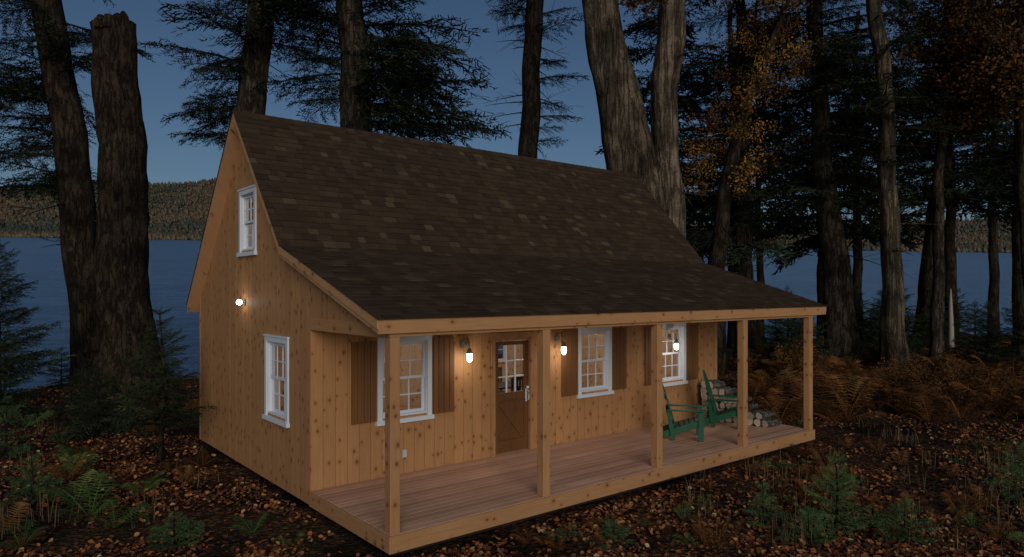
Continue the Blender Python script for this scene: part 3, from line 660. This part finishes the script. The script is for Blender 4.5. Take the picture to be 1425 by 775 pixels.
for i in range(40):
    d=r.uniform(8.9,15); u=d*r.uniform(.28,.78); sp.append((d,u,r.uniform(.35,.7)))
for i in range(26):
    d=r.uniform(9,22); u=-d*r.uniform(.42,.78); sp.append((d,u,r.uniform(.35,.7)))
for i in range(8):
    d=r.uniform(8.9,9.8); u=d*r.uniform(-.2,.35); sp.append((d,u,r.uniform(.3,.5)))
ferns('bracken_ferns',sp,M_fb,6)
# dry stalks / grass
mb=MB(); r=np.random.RandomState(41)
def blade(x,y,z,h,w):
    a=r.uniform(0,6.28); l=r.uniform(.05,.45)*h; dx,dy=math.cos(a)*l,math.sin(a)*l; px_,py_=-math.sin(a)*w,math.cos(a)*w
    V=[(x-px_,y-py_,z),(x+px_,y+py_,z),(x+dx*.4+px_*.7,y+dy*.4+py_*.7,z+h*.6),(x+dx*.4-px_*.7,y+dy*.4-py_*.7,z+h*.6),(x+dx,y+dy,z+h)]
    mb.add(V,[(0,1,2,3),(3,2,4)],r.rand())
for i in range(100):
    if r.rand()<.5: d=r.uniform(8.7,14); u=d*r.uniform(.25,.78)
    elif r.rand()<.5: d=r.uniform(9,17); u=-d*r.uniform(.35,.78)
    else: d=r.uniform(15,30); u=d*r.uniform(.4,.8)
    for k in range(14):
        dd_,uu_=d+r.randn()*.16,u+r.randn()*.16; x,y=site(dd_,uu_)
        if infoot(x,y,.12): continue
        blade(x,y,float(gz(dd_,uu_))-.02,r.uniform(.12,.5),.003+.0002*d)
mb.build('dry_grass',[attrmat('dry_grass_blades',[(0.,(.05,.06,.02)),(.5,(.10,.065,.03)),(1.,(.19,.12,.06))])])
# leaf litter
r=np.random.RandomState(51); n=130000; d=8+26*r.rand(n)**1.6; u=d*r.uniform(-.85,.85,n); x,y=site(d,u)
ok=~((x>-.05)&(x<L_+.05)&(y>-P_-.05)&(y<W_+.05)); d,u,x,y=d[ok],u[ok],x[ok],y[ok]
den=fbm(x,y,1.6)+.6*fbm(x+9,y-4,.5); ok=(den+r.randn(len(d))*.4)>-.05; d,u,x,y=d[ok],u[ok],x[ok],y[ok]; n=len(d)
z=gz(d,u)+r.uniform(.005,.06,n); nrm=np.stack([r.randn(n)*.5,r.randn(n)*.5,np.ones(n)],-1); nrm/=np.linalg.norm(nrm,axis=1)[:,None]
a=np.cross(nrm,r.randn(n,3)); a/=np.linalg.norm(a,axis=1)[:,None]; b=np.cross(nrm,a); s=r.uniform(.015,.042,n)[:,None]; P=np.stack([x,y,z],-1)
sh=[(-1,0,0),(-.35,.75,.2),(.35,.8,.2),(1.1,0,0),(.35,-.8,.2),(-.35,-.75,.2)]
V=np.stack([P+s*(p*a+q*b+w*nrm) for p,q,w in sh],1); base=np.arange(n)[:,None]*6
mb=MB(); mb.add(V.reshape(-1,3),np.concatenate([base+np.array([[0,1,2,3]]),base+np.array([[0,3,4,5]])]),np.tile(r.rand(n),2))
mb.build('leaf_litter',[attrmat('fallen_leaves',[(0.,(.035,.018,.012)),(.35,(.095,.037,.020)),(.6,(.21,.072,.028)),(.82,(.34,.125,.04)),(.95,(.46,.24,.08)),(1.,(.42,.33,.19))])])
# fallen sticks
mb=MB()
for i in range(60):
    d=r.uniform(8.8,20); u=d*(r.uniform(.2,.8) if i%2 else -r.uniform(.35,.8)); x,y=site(d,u)
    if infoot(x,y,1.4): continue
    z=float(gz(d,u)); a=r.uniform(0,6.28); l=r.uniform(.3,1.3); mb.tube([(x,y,z+.02),(x+math.cos(a)*l*.5,y+math.sin(a)*l*.5,z+.06),(x+math.cos(a+.2)*l,y+math.sin(a+.2)*l,z+.03)],[.014,.011,.005],5)
mb.build('fallen_sticks',[bk_mid])
# shoreline snag
root=MB(); x,y=site(36,22.9); root.tube([(x,y,-.8),(x+.05,y,1.),(x-.03,y,2.4),(x,y,3.1)],[.18,.13,.08,.02],9,disp=bdisp(3,False)); root.build('dead_snag',[plain('bleached_wood',(.30,.28,.25),.8)])
# ================================================================= LIGHT
SE=math.radians(19)
sx,sy=-.46,-.888   # horizontal direction toward the sun
W.use_nodes=True; nt=W.node_tree; bg=nt.nodes['Background']; sky=nt.nodes.new('ShaderNodeTexSky'); sky.sky_type='NISHITA'; sky.sun_disc=False
sky.sun_elevation=SE; sky.sun_rotation=math.atan2(sx,sy); sky.air_density=1.0; sky.dust_density=.5; sky.ozone_density=2.4
mu=nt.nodes.new('ShaderNodeMix'); mu.data_type='RGBA'; mu.blend_type='MULTIPLY'; mu.inputs[0].default_value=1.; mu.inputs[7].default_value=(.82,.93,1.06,1)
nt.links.new(sky.outputs[0],mu.inputs[6]); nt.links.new(mu.outputs[2],bg.inputs[0]); bg.inputs[1].default_value=.034
sl=bpy.data.lights.new('sun','SUN'); sl.energy=1.45; sl.angle=math.radians(38); sl.color=(1.,.92,.82)
so=bpy.data.objects.new('sun',sl); scn.collection.objects.link(so)
dv=Vector((-sx*math.cos(SE),-sy*math.cos(SE),-math.sin(SE))); so.rotation_euler=dv.to_track_quat('-Z','Y').to_euler()
cam=bpy.data.cameras.new('camera'); co=bpy.data.objects.new('camera',cam); scn.collection.objects.link(co); scn.camera=co
co.location=(CX,CY,CZ); co.rotation_euler=(PI/2,0,-YAW); cam.sensor_width=36; cam.lens=960/1425*36; cam.shift_y=16.5/1425; cam.clip_start=.1; cam.clip_end=9000
